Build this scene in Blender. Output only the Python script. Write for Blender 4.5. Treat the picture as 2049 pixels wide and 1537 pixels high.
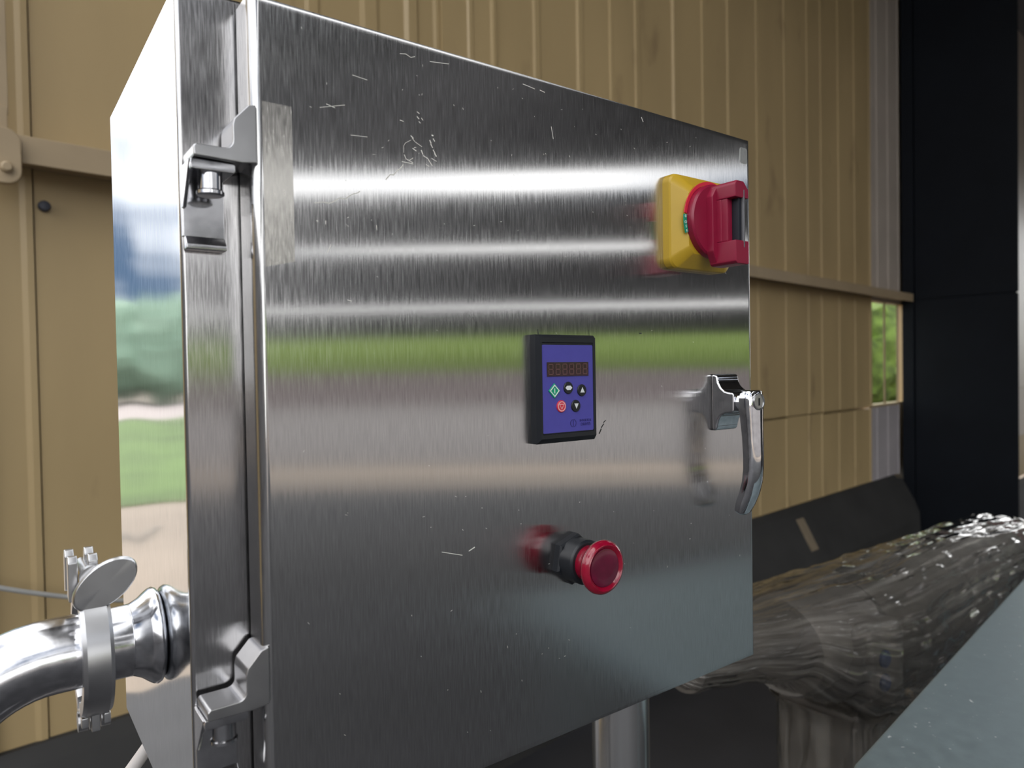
import bpy, bmesh, math, random
from mathutils import Vector, Matrix
random.seed(7)
for o in list(bpy.data.objects): bpy.data.objects.remove(o)
S = bpy.context.scene
COL = S.collection
PI = math.pi

# ------------------------------------------------------------------ camera
cd = bpy.data.cameras.new('camera'); cam = bpy.data.objects.new('camera', cd); COL.objects.link(cam)
R = Vector((0.8025, -0.5965, -0.0169)); U = Vector((0.0253, 0.0057, 0.9997)); F = Vector((0.5962, 0.8026, -0.0197))
cam.matrix_world = Matrix(((R.x, U.x, -F.x, -0.1021), (R.y, U.y, -F.y, -0.3371), (R.z, U.z, -F.z, 0.2295), (0, 0, 0, 1)))
cd.sensor_fit = 'HORIZONTAL'; cd.sensor_width = 36.0; cd.lens = 1419.56 / 2049 * 36
cd.clip_start = 0.01; cd.clip_end = 400
cd.dof.use_dof = True; cd.dof.focus_distance = 0.46
cd.dof.aperture_fstop = (cd.lens * 0.001) / 0.0024
S.camera = cam

# ------------------------------------------------------------------ world, sun, exposure
w = bpy.data.worlds.new('world'); S.world = w; w.use_nodes = True
nt = w.node_tree; nt.nodes.clear()
wo = nt.nodes.new('ShaderNodeOutputWorld'); bg = nt.nodes.new('ShaderNodeBackground')
tc = nt.nodes.new('ShaderNodeTexCoord'); sep = nt.nodes.new('ShaderNodeSeparateXYZ'); nt.links.new(tc.outputs['Generated'], sep.inputs[0])
grad = nt.nodes.new('ShaderNodeValToRGB'); nt.links.new(sep.outputs[2], grad.inputs[0])          # clear sky: pale at the horizon, bluer upwards
for k_, (p_, c_) in enumerate(((0, (.62, .68, .74)), (.10, (.17, .29, .48)), (.5, (.15, .29, .58)), (1, (.10, .22, .50)))):
    e_ = grad.color_ramp.elements[k_] if k_ < 2 else grad.color_ramp.elements.new(p_)
    e_.position = p_; e_.color = (*c_, 1)
mp = nt.nodes.new('ShaderNodeMapping'); mp.inputs['Scale'].default_value = (1, 1, 2.8); mp.inputs['Location'].default_value = (8.37, 8.9, .8)
nz = nt.nodes.new('ShaderNodeTexNoise'); nz.inputs['Scale'].default_value = 1.5; nz.inputs['Detail'].default_value = 5; nz.inputs['Roughness'].default_value = .45
cr = nt.nodes.new('ShaderNodeValToRGB'); cr.color_ramp.elements[0].position = .37; cr.color_ramp.elements[1].position = .52
mx = nt.nodes.new('ShaderNodeMix'); mx.data_type = 'RGBA'
nt.links.new(tc.outputs['Generated'], mp.inputs['Vector']); nt.links.new(mp.outputs[0], nz.inputs['Vector'])
nt.links.new(nz.outputs['Fac'], cr.inputs[0]); nt.links.new(cr.outputs[0], mx.inputs[0])
nt.links.new(grad.outputs[0], mx.inputs[6]); mx.inputs[7].default_value = (4.2, 4.2, 4.2, 1)
nt.links.new(mx.outputs[2], bg.inputs[0]); bg.inputs[1].default_value = 1.0
nt.links.new(bg.outputs[0], wo.inputs[0])
sd = bpy.data.lights.new('sun', 'SUN'); so = bpy.data.objects.new('sun', sd); COL.objects.link(so)
sd.energy = 4.0; sd.angle = math.radians(1.0); sd.color = (1, .93, .82)
so.rotation_euler = Vector((-0.36, -0.60, -0.78)).to_track_quat('-Z', 'Y').to_euler(); so.location = (20, 30, 40)
vs = S.view_settings; vs.view_transform = 'Standard'; vs.look = 'None'; vs.gamma = 1; vs.use_curve_mapping = False
vs.exposure = -0.45
S.cycles.max_bounces = 10; S.cycles.transparent_max_bounces = 16; S.cycles.glossy_bounces = 6
S.cycles.sample_clamp_indirect = 8

# ------------------------------------------------------------------ materials
def N(nt, t, **kw):
    n = nt.nodes.new(t)
    for k, v in kw.items(): setattr(n, k, v)
    return n
def mat(name, col, rough=.5, metal=0.0, spec=.5, coat=0.0, var=0.0, vscale=20, bump=0.0, bscale=200, trans=0.0, stretch=(1, 1, 1), dirt=None):
    m = bpy.data.materials.new(name); m.use_nodes = True; nt = m.node_tree; b = nt.nodes['Principled BSDF']
    b.inputs['Base Color'].default_value = (*col, 1); b.inputs['Roughness'].default_value = rough; b.inputs['Metallic'].default_value = metal
    b.inputs['Specular IOR Level'].default_value = spec; b.inputs['Coat Weight'].default_value = coat; b.inputs['Transmission Weight'].default_value = trans
    tc = N(nt, 'ShaderNodeTexCoord'); mp = N(nt, 'ShaderNodeMapping'); mp.inputs['Scale'].default_value = stretch
    nt.links.new(tc.outputs['Object'], mp.inputs['Vector'])
    if var:
        nz = N(nt, 'ShaderNodeTexNoise'); nz.inputs['Scale'].default_value = vscale; nz.inputs['Detail'].default_value = 6
        nt.links.new(mp.outputs[0], nz.inputs['Vector'])
        mr = N(nt, 'ShaderNodeMapRange'); mr.inputs[1].default_value = .3; mr.inputs[2].default_value = .7
        mr.inputs[3].default_value = 1 - var; mr.inputs[4].default_value = 1 + var
        nt.links.new(nz.outputs['Fac'], mr.inputs[0])
        mx = N(nt, 'ShaderNodeMix', data_type='RGBA', blend_type='MULTIPLY'); mx.inputs[0].default_value = 1
        mx.inputs[6].default_value = (*col, 1); nt.links.new(mr.outputs[0], mx.inputs[7])
        out = mx.outputs[2]
        if dirt:
            n2 = N(nt, 'ShaderNodeTexNoise'); n2.inputs['Scale'].default_value = dirt[1]; n2.inputs['Detail'].default_value = 8
            nt.links.new(mp.outputs[0], n2.inputs['Vector'])
            r2 = N(nt, 'ShaderNodeMapRange'); r2.inputs[1].default_value = dirt[2]; r2.inputs[2].default_value = dirt[2] + .1; r2.inputs[4].default_value = dirt[3]
            nt.links.new(n2.outputs['Fac'], r2.inputs[0])
            m2 = N(nt, 'ShaderNodeMix', data_type='RGBA'); nt.links.new(r2.outputs[0], m2.inputs[0]); nt.links.new(out, m2.inputs[6]); m2.inputs[7].default_value = (*dirt[0], 1)
            out = m2.outputs[2]
        nt.links.new(out, b.inputs['Base Color'])
    if bump:
        nb = N(nt, 'ShaderNodeTexNoise'); nb.inputs['Scale'].default_value = bscale; nb.inputs['Detail'].default_value = 4
        nt.links.new(mp.outputs[0], nb.inputs['Vector'])
        bp = N(nt, 'ShaderNodeBump'); bp.inputs['Strength'].default_value = bump; bp.inputs['Distance'].default_value = .001
        nt.links.new(nb.outputs['Fac'], bp.inputs['Height']); nt.links.new(bp.outputs[0], b.inputs['Normal'])
    return m
def steel(name, col=(.56, .56, .57), rough=.2, aniso=0.0, tan=(1, 0, 0), grain=(1, 1, 1), gs=300, gvar=.1, wave=0.0, wscale=5, wstretch=(1, 1, 1), speck=0.0, gbump=0.0, metal=1.0, grained=0):
    m = bpy.data.materials.new(name); m.use_nodes = True; nt = m.node_tree; b = nt.nodes['Principled BSDF']
    b.inputs['Metallic'].default_value = metal; b.inputs['Base Color'].default_value = (*col, 1)
    tc = N(nt, 'ShaderNodeTexCoord'); mp = N(nt, 'ShaderNodeMapping'); mp.inputs['Scale'].default_value = grain
    nt.links.new(tc.outputs['Object'], mp.inputs['Vector'])
    nz = N(nt, 'ShaderNodeTexNoise'); nz.inputs['Scale'].default_value = gs; nz.inputs['Detail'].default_value = 3
    nt.links.new(mp.outputs[0], nz.inputs['Vector'])
    mr = N(nt, 'ShaderNodeMapRange'); mr.inputs[1].default_value = .3; mr.inputs[2].default_value = .7
    mr.inputs[3].default_value = rough * (1 - gvar); mr.inputs[4].default_value = rough * (1 + gvar)
    nt.links.new(nz.outputs['Fac'], mr.inputs[0]); nt.links.new(mr.outputs[0], b.inputs['Roughness'])
    cm = N(nt, 'ShaderNodeMapRange'); cm.inputs[1].default_value = .3; cm.inputs[2].default_value = .7; cm.inputs[3].default_value = 1 - gvar * .6; cm.inputs[4].default_value = 1 + gvar * .6
    nt.links.new(nz.outputs['Fac'], cm.inputs[0])
    mx = N(nt, 'ShaderNodeMix', data_type='RGBA', blend_type='MULTIPLY'); mx.inputs[0].default_value = 1; mx.inputs[6].default_value = (*col, 1)
    nt.links.new(cm.outputs[0], mx.inputs[7]); out = mx.outputs[2]
    if speck:
        n2 = N(nt, 'ShaderNodeTexNoise'); n2.inputs['Scale'].default_value = 170; n2.inputs['Detail'].default_value = 2
        m2 = N(nt, 'ShaderNodeMapping'); m2.inputs['Scale'].default_value = (1, 1, .45); nt.links.new(tc.outputs['Object'], m2.inputs['Vector']); nt.links.new(m2.outputs[0], n2.inputs['Vector'])
        r2 = N(nt, 'ShaderNodeMapRange'); r2.inputs[1].default_value = .71; r2.inputs[2].default_value = .8; r2.inputs[4].default_value = speck; nt.links.new(n2.outputs['Fac'], r2.inputs[0])
        m3 = N(nt, 'ShaderNodeMix', data_type='RGBA'); nt.links.new(r2.outputs[0], m3.inputs[0]); nt.links.new(out, m3.inputs[6]); m3.inputs[7].default_value = (.9, .9, .88, 1)
        out = m3.outputs[2]
        m4 = N(nt, 'ShaderNodeMath', operation='SUBTRACT'); m4.inputs[0].default_value = metal; nt.links.new(r2.outputs[0], m4.inputs[1]); nt.links.new(m4.outputs[0], b.inputs['Metallic'])
    nt.links.new(out, b.inputs['Base Color'])
    if aniso:
        b.inputs['Anisotropic'].default_value = aniso
        cx = N(nt, 'ShaderNodeCombineXYZ'); cx.inputs[0].default_value, cx.inputs[1].default_value, cx.inputs[2].default_value = tan
        nt.links.new(cx.outputs[0], b.inputs['Tangent'])
    last = None
    if wave:
        mw = N(nt, 'ShaderNodeMapping'); mw.inputs['Scale'].default_value = wstretch; nt.links.new(tc.outputs['Object'], mw.inputs['Vector'])
        nw = N(nt, 'ShaderNodeTexNoise'); nw.inputs['Scale'].default_value = wscale; nw.inputs['Detail'].default_value = 0
        nt.links.new(mw.outputs[0], nw.inputs['Vector'])
        bp = N(nt, 'ShaderNodeBump'); bp.inputs['Strength'].default_value = 1; bp.inputs['Distance'].default_value = wave
        nt.links.new(nw.outputs['Fac'], bp.inputs['Height']); last = bp
    if gbump:
        bp = N(nt, 'ShaderNodeBump'); bp.inputs['Strength'].default_value = gbump; bp.inputs['Distance'].default_value = .0002
        nt.links.new(nz.outputs['Fac'], bp.inputs['Height'])
        if last: nt.links.new(last.outputs[0], bp.inputs['Normal'])
        last = bp
    if last: nt.links.new(last.outputs[0], b.inputs['Normal'])
    if grained:      # rolled and brushed sheet: a metal lobe much wider across the grain than along it
        gl = N(nt, 'ShaderNodeBsdfAnisotropic'); gl.distribution = 'MULTI_GGX'; gl.inputs['Anisotropy'].default_value = -grained
        nt.links.new(out, gl.inputs['Color']); nt.links.new(mr.outputs[0], gl.inputs['Roughness']); nt.links.new(cx.outputs[0], gl.inputs['Tangent'])
        if last: nt.links.new(last.outputs[0], gl.inputs['Normal'])
        nt.links.new(gl.outputs[0], nt.nodes['Material Output'].inputs[0])
    return m
M = {}
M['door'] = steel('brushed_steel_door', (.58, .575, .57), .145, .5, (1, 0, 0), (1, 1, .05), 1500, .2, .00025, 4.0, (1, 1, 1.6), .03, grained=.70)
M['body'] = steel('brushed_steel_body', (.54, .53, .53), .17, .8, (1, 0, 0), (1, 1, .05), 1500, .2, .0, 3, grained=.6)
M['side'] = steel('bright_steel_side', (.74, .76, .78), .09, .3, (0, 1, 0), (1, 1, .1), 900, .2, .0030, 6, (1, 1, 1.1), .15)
M['film_patch'] = steel('matt_steel_patch', (.60, .58, .54), .24, .90, (1, 0, 0), (1, 1, .12), 1300, .15, grained=.45)
M['bright_patch'] = steel('bright_patch', (.75, .75, .72), .35, 0, gs=400, gvar=.1)
M['cast'] = steel('polished_cast_steel', (.58, .58, .60), .17, gs=120, gvar=.2, wave=.0003, wscale=60)
M['cast_dull'] = steel('satin_cast_steel', (.52, .52, .53), .30, gs=90, gvar=.06)
M['tube'] = steel('polished_tube', (.58, .58, .60), .17, gs=200, gvar=.2)
M['post'] = steel('satin_tube', (.78, .78, .77), .20, 0, grain=(1, 1, .02), gs=160, gvar=.05)
M['chrome'] = steel('chrome', (.78, .78, .80), .05, gs=200, gvar=.2)
M['table'] = steel('dull_steel_sheet', (.27, .34, .365), .42, gs=60, gvar=.12, speck=.8, metal=.45)
M['glossy_wall'] = steel('bare_steel_sheet', (.55, .52, .48), .11, gs=6, gvar=.2, wave=.0015, wscale=1.2)
M['wall'] = mat('cream_painted_sheet', (.44, .325, .165), .42, var=.10, vscale=2.2, bump=.12, bscale=60, stretch=(1, 1, .35), dirt=((.21, .14, .075), 5.5, .63, .5))
M['girt'] = mat('cream_painted_steel', (.38, .29, .18), .5, var=.08, vscale=5)
M['kerb'] = mat('dark_painted_concrete', (.026, .0255, .025), .75, var=.25, vscale=4, bump=.4, bscale=60)
M['strip'] = mat('tan_joint', (.20, .16, .11), .8, var=.1)
M['floor'] = mat('dark_concrete', (.032, .032, .036), .7, var=.3, vscale=2, bump=.3, bscale=40)
M['navy'] = mat('black_painted_steel', (.006, .008, .012), .6, spec=.15, var=.15, vscale=3)
M['roof'] = mat('dark_roof_sheet', (.10, .10, .108), .7, var=.1)
M['yellow'] = mat('yellow_plastic', (.50, .32, .022), .38, var=.05, vscale=40)
M['red'] = mat('red_plastic', (.25, .006, .035), .33, var=.06, vscale=60)
M['redring'] = mat('red_print', (.62, .02, .05), .4, var=.05)
M['green'] = mat('green_label', (.0, .28, .16), .45, var=.05)
M['black'] = mat('black_plastic', (.012, .014, .018), .36, var=.1, vscale=80)
M['blackrub'] = mat('black_slider', (.01, .012, .02), .5, var=.1)
M['greyblade'] = mat('grey_blade', (.16, .16, .17), .4, metal=.5, var=.1)
M['blue'] = mat('violet_blue_membrane', (.075, .068, .36), .42, var=.04, vscale=120)
M['display'] = mat('dark_display', (.035, .012, .022), .14, var=.1, coat=.5)
M['seg'] = mat('unlit_segment', (.15, .075, .07), .3, var=.1)
M['bwhite'] = mat('white_print', (.75, .78, .78), .45, var=.03)
M['bgreen'] = mat('green_key', (.0, .33, .17), .4, var=.04)
M['bred'] = mat('red_key', (.62, .03, .06), .4, var=.04)
M['bpink'] = mat('pink_print', (.80, .45, .45), .45, var=.04)
M['logo'] = mat('dark_violet_print', (.03, .025, .15), .5, var=.03)
M['knob'] = mat('translucent_red', (.28, .003, .024), .18, var=.15, vscale=150, coat=.7, trans=.0)
M['knobin'] = mat('dark_red_disc', (.11, .004, .025), .22, var=.2, vscale=90, coat=.4)
M['whitecable'] = mat('white_cable', (.62, .58, .56), .45, var=.04)
M['greycable'] = mat('grey_cable', (.36, .36, .35), .5, var=.06)
M['scratch'] = mat('scratch_mark', (.72, .71, .65), .45, var=.1)
M['inkmark'] = mat('black_ink', (.03, .03, .03), .6, var=.1)
M['brown'] = mat('brown_grey_machine', (.125, .115, .105), .5, var=.25, vscale=14)
M['grey'] = mat('grey_machine', (.20, .19, .18), .45, var=.2, vscale=14)
M['copper'] = mat('pinkish_tan_card', (.30, .17, .11), .6, var=.2, vscale=20)
M['bluecap'] = mat('blue_cap', (.02, .06, .20), .4, var=.1)
M['redcap'] = mat('red_paint', (.40, .01, .03), .4, var=.1)
M['bolt'] = mat('dull_dark_bolt', (.05, .055, .075), .5, var=.1)
M['leaf'] = mat('leaves', (.17, .25, .05), .7, var=.6, vscale=2.5, bump=1, bscale=6)
M['leafhazy'] = mat('hazy_leaves', (.20, .30, .22), .7, var=.3, vscale=1.0)  # distance haze put into the leaf colour
M['grass'] = mat('lawn', (.085, .14, .035), .8, var=.35, vscale=.5)
M['apron'] = mat('pale_concrete', (.25, .205, .165), .8, var=.12, vscale=.6)
M['path'] = mat('pinkish_road', (.36, .31, .30), .8, var=.08, vscale=.5)
M['mauve'] = mat('grey_mauve_render', (.19, .16, .165), .8, var=.1)
M['road'] = mat('worn_asphalt', (.12, .11, .11), .8, var=.1, vscale=.4)
M['bark'] = mat('bark', (.08, .06, .04), .8, var=.2)

M['greysheet'] = mat('lavender_grey_sheet', (.40, .37, .38), .4, var=.08, vscale=3)
M['palesheet'] = mat('pale_grey_sheet', (.46, .40, .34), .4, var=.08, vscale=3)
def glass_mat():
    m = bpy.data.materials.new('window_glass'); m.use_nodes = True; nt = m.node_tree; nt.nodes.clear()
    o = N(nt, 'ShaderNodeOutputMaterial'); tr = N(nt, 'ShaderNodeBsdfTransparent'); tr.inputs[0].default_value = (.80, .82, .78, 1); gl = N(nt, 'ShaderNodeBsdfGlossy'); gl.inputs['Roughness'].default_value = .03
    mx = N(nt, 'ShaderNodeMixShader'); mx.inputs[0].default_value = .09
    nt.links.new(tr.outputs[0], mx.inputs[1]); nt.links.new(gl.outputs[0], mx.inputs[2]); nt.links.new(mx.outputs[0], o.inputs[0])
    return m
M['glass'] = glass_mat()
def film_mat():
    m = bpy.data.materials.new('stretch_film'); m.use_nodes = True; nt = m.node_tree; nt.nodes.clear()
    o = N(nt, 'ShaderNodeOutputMaterial'); tr = N(nt, 'ShaderNodeBsdfTransparent'); gl = N(nt, 'ShaderNodeBsdfGlossy'); gl.inputs['Roughness'].default_value = .08
    df = N(nt, 'ShaderNodeBsdfDiffuse'); df.inputs['Color'].default_value = (.8, .77, .70, 1)
    tr.inputs['Color'].default_value = (.90, .87, .83, 1)
    uv = N(nt, 'ShaderNodeUVMap', uv_map='UVMap'); mp = N(nt, 'ShaderNodeMapping'); mp.inputs['Scale'].default_value = (1.3, 16, 1); mp.inputs['Rotation'].default_value = (0, 0, .08)
    nt.links.new(uv.outputs[0], mp.inputs['Vector'])
    nz = N(nt, 'ShaderNodeTexNoise'); nz.inputs['Scale'].default_value = 2.0; nz.inputs['Detail'].default_value = 2.5; nz.inputs['Distortion'].default_value = .3
    nt.links.new(mp.outputs[0], nz.inputs['Vector'])
    bp = N(nt, 'ShaderNodeBump'); bp.inputs['Strength'].default_value = 1; bp.inputs['Distance'].default_value = .013
    nt.links.new(nz.outputs['Fac'], bp.inputs['Height'])
    ms = N(nt, 'ShaderNodeMapping'); ms.inputs['Scale'].default_value = (.9, 30, 1); ms.inputs['Rotation'].default_value = (0, 0, .10); nt.links.new(uv.outputs[0], ms.inputs['Vector'])
    ns = N(nt, 'ShaderNodeTexNoise'); ns.inputs['Scale'].default_value = 1.6; ns.inputs['Detail'].default_value = 3; nt.links.new(ms.outputs[0], ns.inputs['Vector'])
    rs = N(nt, 'ShaderNodeMapRange'); rs.inputs[1].default_value = .52; rs.inputs[2].default_value = .70; rs.inputs[4].default_value = 2.0; rs.inputs[3].default_value = .65; nt.links.new(ns.outputs['Fac'], rs.inputs[0])  # creases whitened: highlight streaks painted into the diffuse share
    for n in (gl, df): nt.links.new(bp.outputs[0], n.inputs['Normal'])
    fr = N(nt, 'ShaderNodeFresnel'); fr.inputs['IOR'].default_value = 1.45; nt.links.new(bp.outputs[0], fr.inputs['Normal'])
    ad = N(nt, 'ShaderNodeMath', operation='MULTIPLY_ADD'); nt.links.new(fr.outputs[0], ad.inputs[0]); ad.inputs[1].default_value = 1.3; ad.inputs[2].default_value = .05; ad.use_clamp = True
    sx = N(nt, 'ShaderNodeSeparateXYZ'); nt.links.new(uv.outputs[0], sx.inputs[0])
    ly = N(nt, 'ShaderNodeMapRange'); ly.inputs[1].default_value = .5; ly.inputs[2].default_value = 1.6; ly.inputs[3].default_value = .075; ly.inputs[4].default_value = .30; nt.links.new(sx.outputs[0], ly.inputs[0])   # more film layers towards the far end, highlights put into the mix as whiteness
    l2 = N(nt, 'ShaderNodeMath', operation='MULTIPLY_ADD'); nt.links.new(ly.outputs[0], l2.inputs[0]); l2.inputs[1].default_value = 7; l2.inputs[2].default_value = .8; nt.links.new(l2.outputs[0], ad.inputs[1])
    lm = N(nt, 'ShaderNodeMath', operation='MULTIPLY'); nt.links.new(ly.outputs[0], lm.inputs[0]); nt.links.new(rs.outputs[0], lm.inputs[1]); m1 = N(nt, 'ShaderNodeMixShader'); nt.links.new(lm.outputs[0], m1.inputs[0]); nt.links.new(tr.outputs[0], m1.inputs[1]); nt.links.new(df.outputs[0], m1.inputs[2])
    m2 = N(nt, 'ShaderNodeMixShader'); nt.links.new(ad.outputs[0], m2.inputs[0]); nt.links.new(m1.outputs[0], m2.inputs[1]); nt.links.new(gl.outputs[0], m2.inputs[2])
    nt.links.new(m2.outputs[0], o.inputs[0])
    return m
M['film'] = film_mat()

# ------------------------------------------------------------------ mesh helpers (all coordinates are world metres)
def base_of(parent):
    v = Vector((0, 0, 0))
    while parent is not None: v += parent.location; parent = parent.parent
    return v
def link(name, me, m, parent=None, origin=None, smooth=False):
    o = bpy.data.objects.new(name, me); COL.objects.link(o)
    org = Vector(origin) if origin else Vector((0, 0, 0))
    if parent is not None:
        o.parent = parent; b = base_of(parent)
        if not origin: org = b
        o.location = org - b
    else: o.location = org
    me.transform(Matrix.Translation(-org))
    if m and not me.materials: me.materials.append(m)
    if smooth:
        for p in me.polygons: p.use_smooth = True
        try: me.set_sharp_from_angle(angle=math.radians(smooth if smooth is not True else 40))
        except Exception: pass
        if len(me.polygons) < 4000:
            wm_ = o.modifiers.new('weighted_normals', 'WEIGHTED_NORMAL'); wm_.keep_sharp = True; wm_.weight = 100; wm_.mode = 'FACE_AREA'
    return o
def obj(name, bm, m, parent=None, origin=None, smooth=True):
    bmesh.ops.recalc_face_normals(bm, faces=bm.faces)
    me = bpy.data.meshes.new(name); bm.to_mesh(me); bm.free()
    return link(name, me, m, parent, origin, smooth)
def empty(name, loc, parent=None):
    o = bpy.data.objects.new(name, None); COL.objects.link(o); o.empty_display_size = .05
    if parent is not None: o.parent = parent; o.location = Vector(loc) - base_of(parent)
    else: o.location = loc
    return o
def tag(o, label=None, cat=None, group=None, kind=None):
    if label: o['label'] = label
    if cat: o['category'] = cat
    if group: o['group'] = group
    if kind: o['kind'] = kind
    return o
def merge(bm, b2):
    me = bpy.data.meshes.new('t'); b2.to_mesh(me); b2.free(); bm.from_mesh(me); bpy.data.meshes.remove(me)
def bx(bm, x0, x1, y0, y1, z0, z1, bev=0, seg=2, rot=None):
    b = bmesh.new(); bmesh.ops.create_cube(b, size=1)
    bmesh.ops.scale(b, vec=(x1 - x0, y1 - y0, z1 - z0), verts=b.verts); bmesh.ops.translate(b, vec=((x0 + x1) / 2, (y0 + y1) / 2, (z0 + z1) / 2), verts=b.verts)
    if bev: bmesh.ops.bevel(b, geom=b.edges[:], offset=bev, segments=seg, affect='EDGES', profile=.5)
    if rot: bmesh.ops.transform(b, matrix=rot, verts=b.verts)
    merge(bm, b); return bm
def box(*a, **k): return bx(bmesh.new(), *a, **k)
def prism(bm, pts, to3, d0, d1, bev=0, seg=2):
    """polygon pts (a,b) swept from d0 to d1; to3(a,b,d)->xyz"""
    b = bmesh.new()
    v0 = [b.verts.new(to3(p[0], p[1], d0)) for p in pts]; v1 = [b.verts.new(to3(p[0], p[1], d1)) for p in pts]
    b.faces.new(v0); b.faces.new(v1[::-1]); n = len(pts)
    for i in range(n): b.faces.new((v0[i], v1[i], v1[(i + 1) % n], v0[(i + 1) % n]))
    bmesh.ops.recalc_face_normals(b, faces=b.faces)
    if bev: bmesh.ops.bevel(b, geom=b.edges[:], offset=bev, segments=seg, affect='EDGES', profile=.5)
    merge(bm, b); return bm
XZ = lambda a, b, d: (a, d, b)     # outline in the plane of the door, swept along y
YZ = lambda a, b, d: (d, a, b)     # outline seen from the side, swept along x
XY = lambda a, b, d: (a, b, d)
def frame_of(d):
    d = Vector(d).normalized(); a = Vector((0, 0, 1)) if abs(d.z) < .9 else Vector((1, 0, 0))
    u = d.cross(a).normalized(); return u, d.cross(u)
def lathe(bm, prof, c, axis, n=32, caps=True, sc=1.0, ph=0):
    """prof: list of (radius, distance along axis)"""
    u, v = frame_of(axis); ax = Vector(axis).normalized(); c = Vector(c); rings = []
    for r, t in prof:
        rings.append([bm.verts.new(c + ax * t + (u * math.cos(2 * PI * k / n + ph) + v * math.sin(2 * PI * k / n + ph)) * r) for k in range(n)])
    for a, b in zip(rings, rings[1:]):
        for k in range(n): bm.faces.new((a[k], a[(k + 1) % n], b[(k + 1) % n], b[k]))
    if caps: bm.faces.new(rings[0][::-1]); bm.faces.new(rings[-1])
    return bm
def tube(bm, pts, r, n=12, caps=True):
    pts = [Vector(p) for p in pts]; rings = []; up = None
    for i, p in enumerate(pts):
        t = (pts[min(i + 1, len(pts) - 1)] - pts[max(i - 1, 0)]).normalized()
        if up is None: up = frame_of(t)[0]
        up = (up - t * up.dot(t)).normalized(); v = t.cross(up); rr = r[i] if isinstance(r, (list, tuple)) else r
        rings.append([bm.verts.new(p + (up * math.cos(2 * PI * k / n) + v * math.sin(2 * PI * k / n)) * rr) for k in range(n)])
    for a, b in zip(rings, rings[1:]):
        for k in range(n): bm.faces.new((a[k], a[(k + 1) % n], b[(k + 1) % n], b[k]))
    if caps: bm.faces.new(rings[0][::-1]); bm.faces.new(rings[-1])
    return bm
def arcpts(c, r, a0, a1, n): return [(c[0] + r * math.cos(a0 + (a1 - a0) * i / n), c[1] + r * math.sin(a0 + (a1 - a0) * i / n)) for i in range(n + 1)]
def rrect(x0, x1, z0, z1, r, n=5):
    return (arcpts((x1 - r, z1 - r), r, 0, PI / 2, n) + arcpts((x0 + r, z1 - r), r, PI / 2, PI, n) + arcpts((x0 + r, z0 + r), r, PI, 1.5 * PI, n) + arcpts((x1 - r, z0 + r), r, 1.5 * PI, 2 * PI, n))
def loft(bm, loops, cap0=True, cap1=True):
    rs = [[bm.verts.new(p) for p in l] for l in loops]; n = len(rs[0])
    for a, b in zip(rs, rs[1:]):
        for k in range(n): bm.faces.new((a[k], a[(k + 1) % n], b[(k + 1) % n], b[k]))
    if cap0: bm.faces.new(rs[0])
    if cap1: bm.faces.new(rs[-1][::-1])
    return bm
def text_mesh(s, size, cx, cz, y, th=.00012, rot=0.0):
    cu = bpy.data.curves.new('txt', 'FONT'); cu.body = s; cu.size = size; cu.align_x = 'CENTER'; cu.align_y = 'CENTER'; cu.extrude = th
    o = bpy.data.objects.new('txt', cu); COL.objects.link(o); dg = bpy.context.evaluated_depsgraph_get(); dg.update()
    me = bpy.data.meshes.new_from_object(o.evaluated_get(dg)); bpy.data.objects.remove(o)
    me.transform(Matrix.Translation((cx, y, cz)) @ Matrix.Rotation(PI / 2, 4, 'X') @ Matrix.Rotation(rot, 4, 'Z'))
    return me

# ------------------------------------------------------------------ building frame: wall direction D, wall normal NN (towards outside)
A0 = Vector((.0057, 1.7638, 0)); D = Vector((.9935, .1135, 0)).normalized(); NN = Vector((-D.y, D.x, 0))
def WP(s, off, z): p = A0 + D * s - NN * off; return Vector((p.x, p.y, z))
def wprism(bm, pts, s0, s1, bev=0): return prism(bm, pts, lambda a, b, d: WP(d, a, b), s0, s1, bev)
def wbox(bm, s0, s1, o0, o1, z0, z1, bev=0): return wprism(bm, [(o0, z0), (o1, z0), (o1, z1), (o0, z1)], s0, s1, bev)
FC = Vector((5.0, -6.4, 0)); FD = Vector((.80, .60, 0)).normalized(); FN = Vector((.60, -.80, 0)).normalized()   # unseen open front behind the camera, skewed so its reflections lie level
def clip(poly, p0, n):
    out = []
    for i in range(len(poly)):
        a, b = poly[i], poly[(i + 1) % len(poly)]; da = (a[0] - p0[0]) * n[0] + (a[1] - p0[1]) * n[1]; db = (b[0] - p0[0]) * n[0] + (b[1] - p0[1]) * n[1]
        if da <= 0: out.append((a[0], a[1]))
        if da * db < 0: t = da / (da - db); out.append((a[0] + (b[0] - a[0]) * t, a[1] + (b[1] - a[1]) * t))
    return out
def quad(s0, s1, o0, o1): return [tuple(WP(s, o, 0)[:2]) for s, o in ((s0, o0), (s1, o0), (s1, o1), (s0, o1))]
FE = FC + FN * .15
FL = -1.2; WB = -.67; CEIL = 4.2

floor = tag(obj('floor', prism(bmesh.new(), clip(quad(-9.1, 24, 0, 24), FE, FN), XY, FL - .1, FL), M['floor']), kind='structure')
cb = bmesh.new()
for o0, o1 in ((-.2, 8.0), (8.8, 24)): prism(cb, clip(quad(-.5, 22, o0, o1), FE, FN), XY, CEIL, CEIL + .1)  # unseen roof, its gap and short left end shaped to let sky light in
for s_ in (-.4, 4, 8, 12, 16):
    q = clip(quad(s_ - .1, s_ + .1, -.2, 24), FE, FN)
    if len(q) > 2: prism(cb, q, XY, CEIL - .15, CEIL + .02)
ceiling = tag(obj('ceiling', cb, M['roof'], smooth=False), kind='structure')

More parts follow.
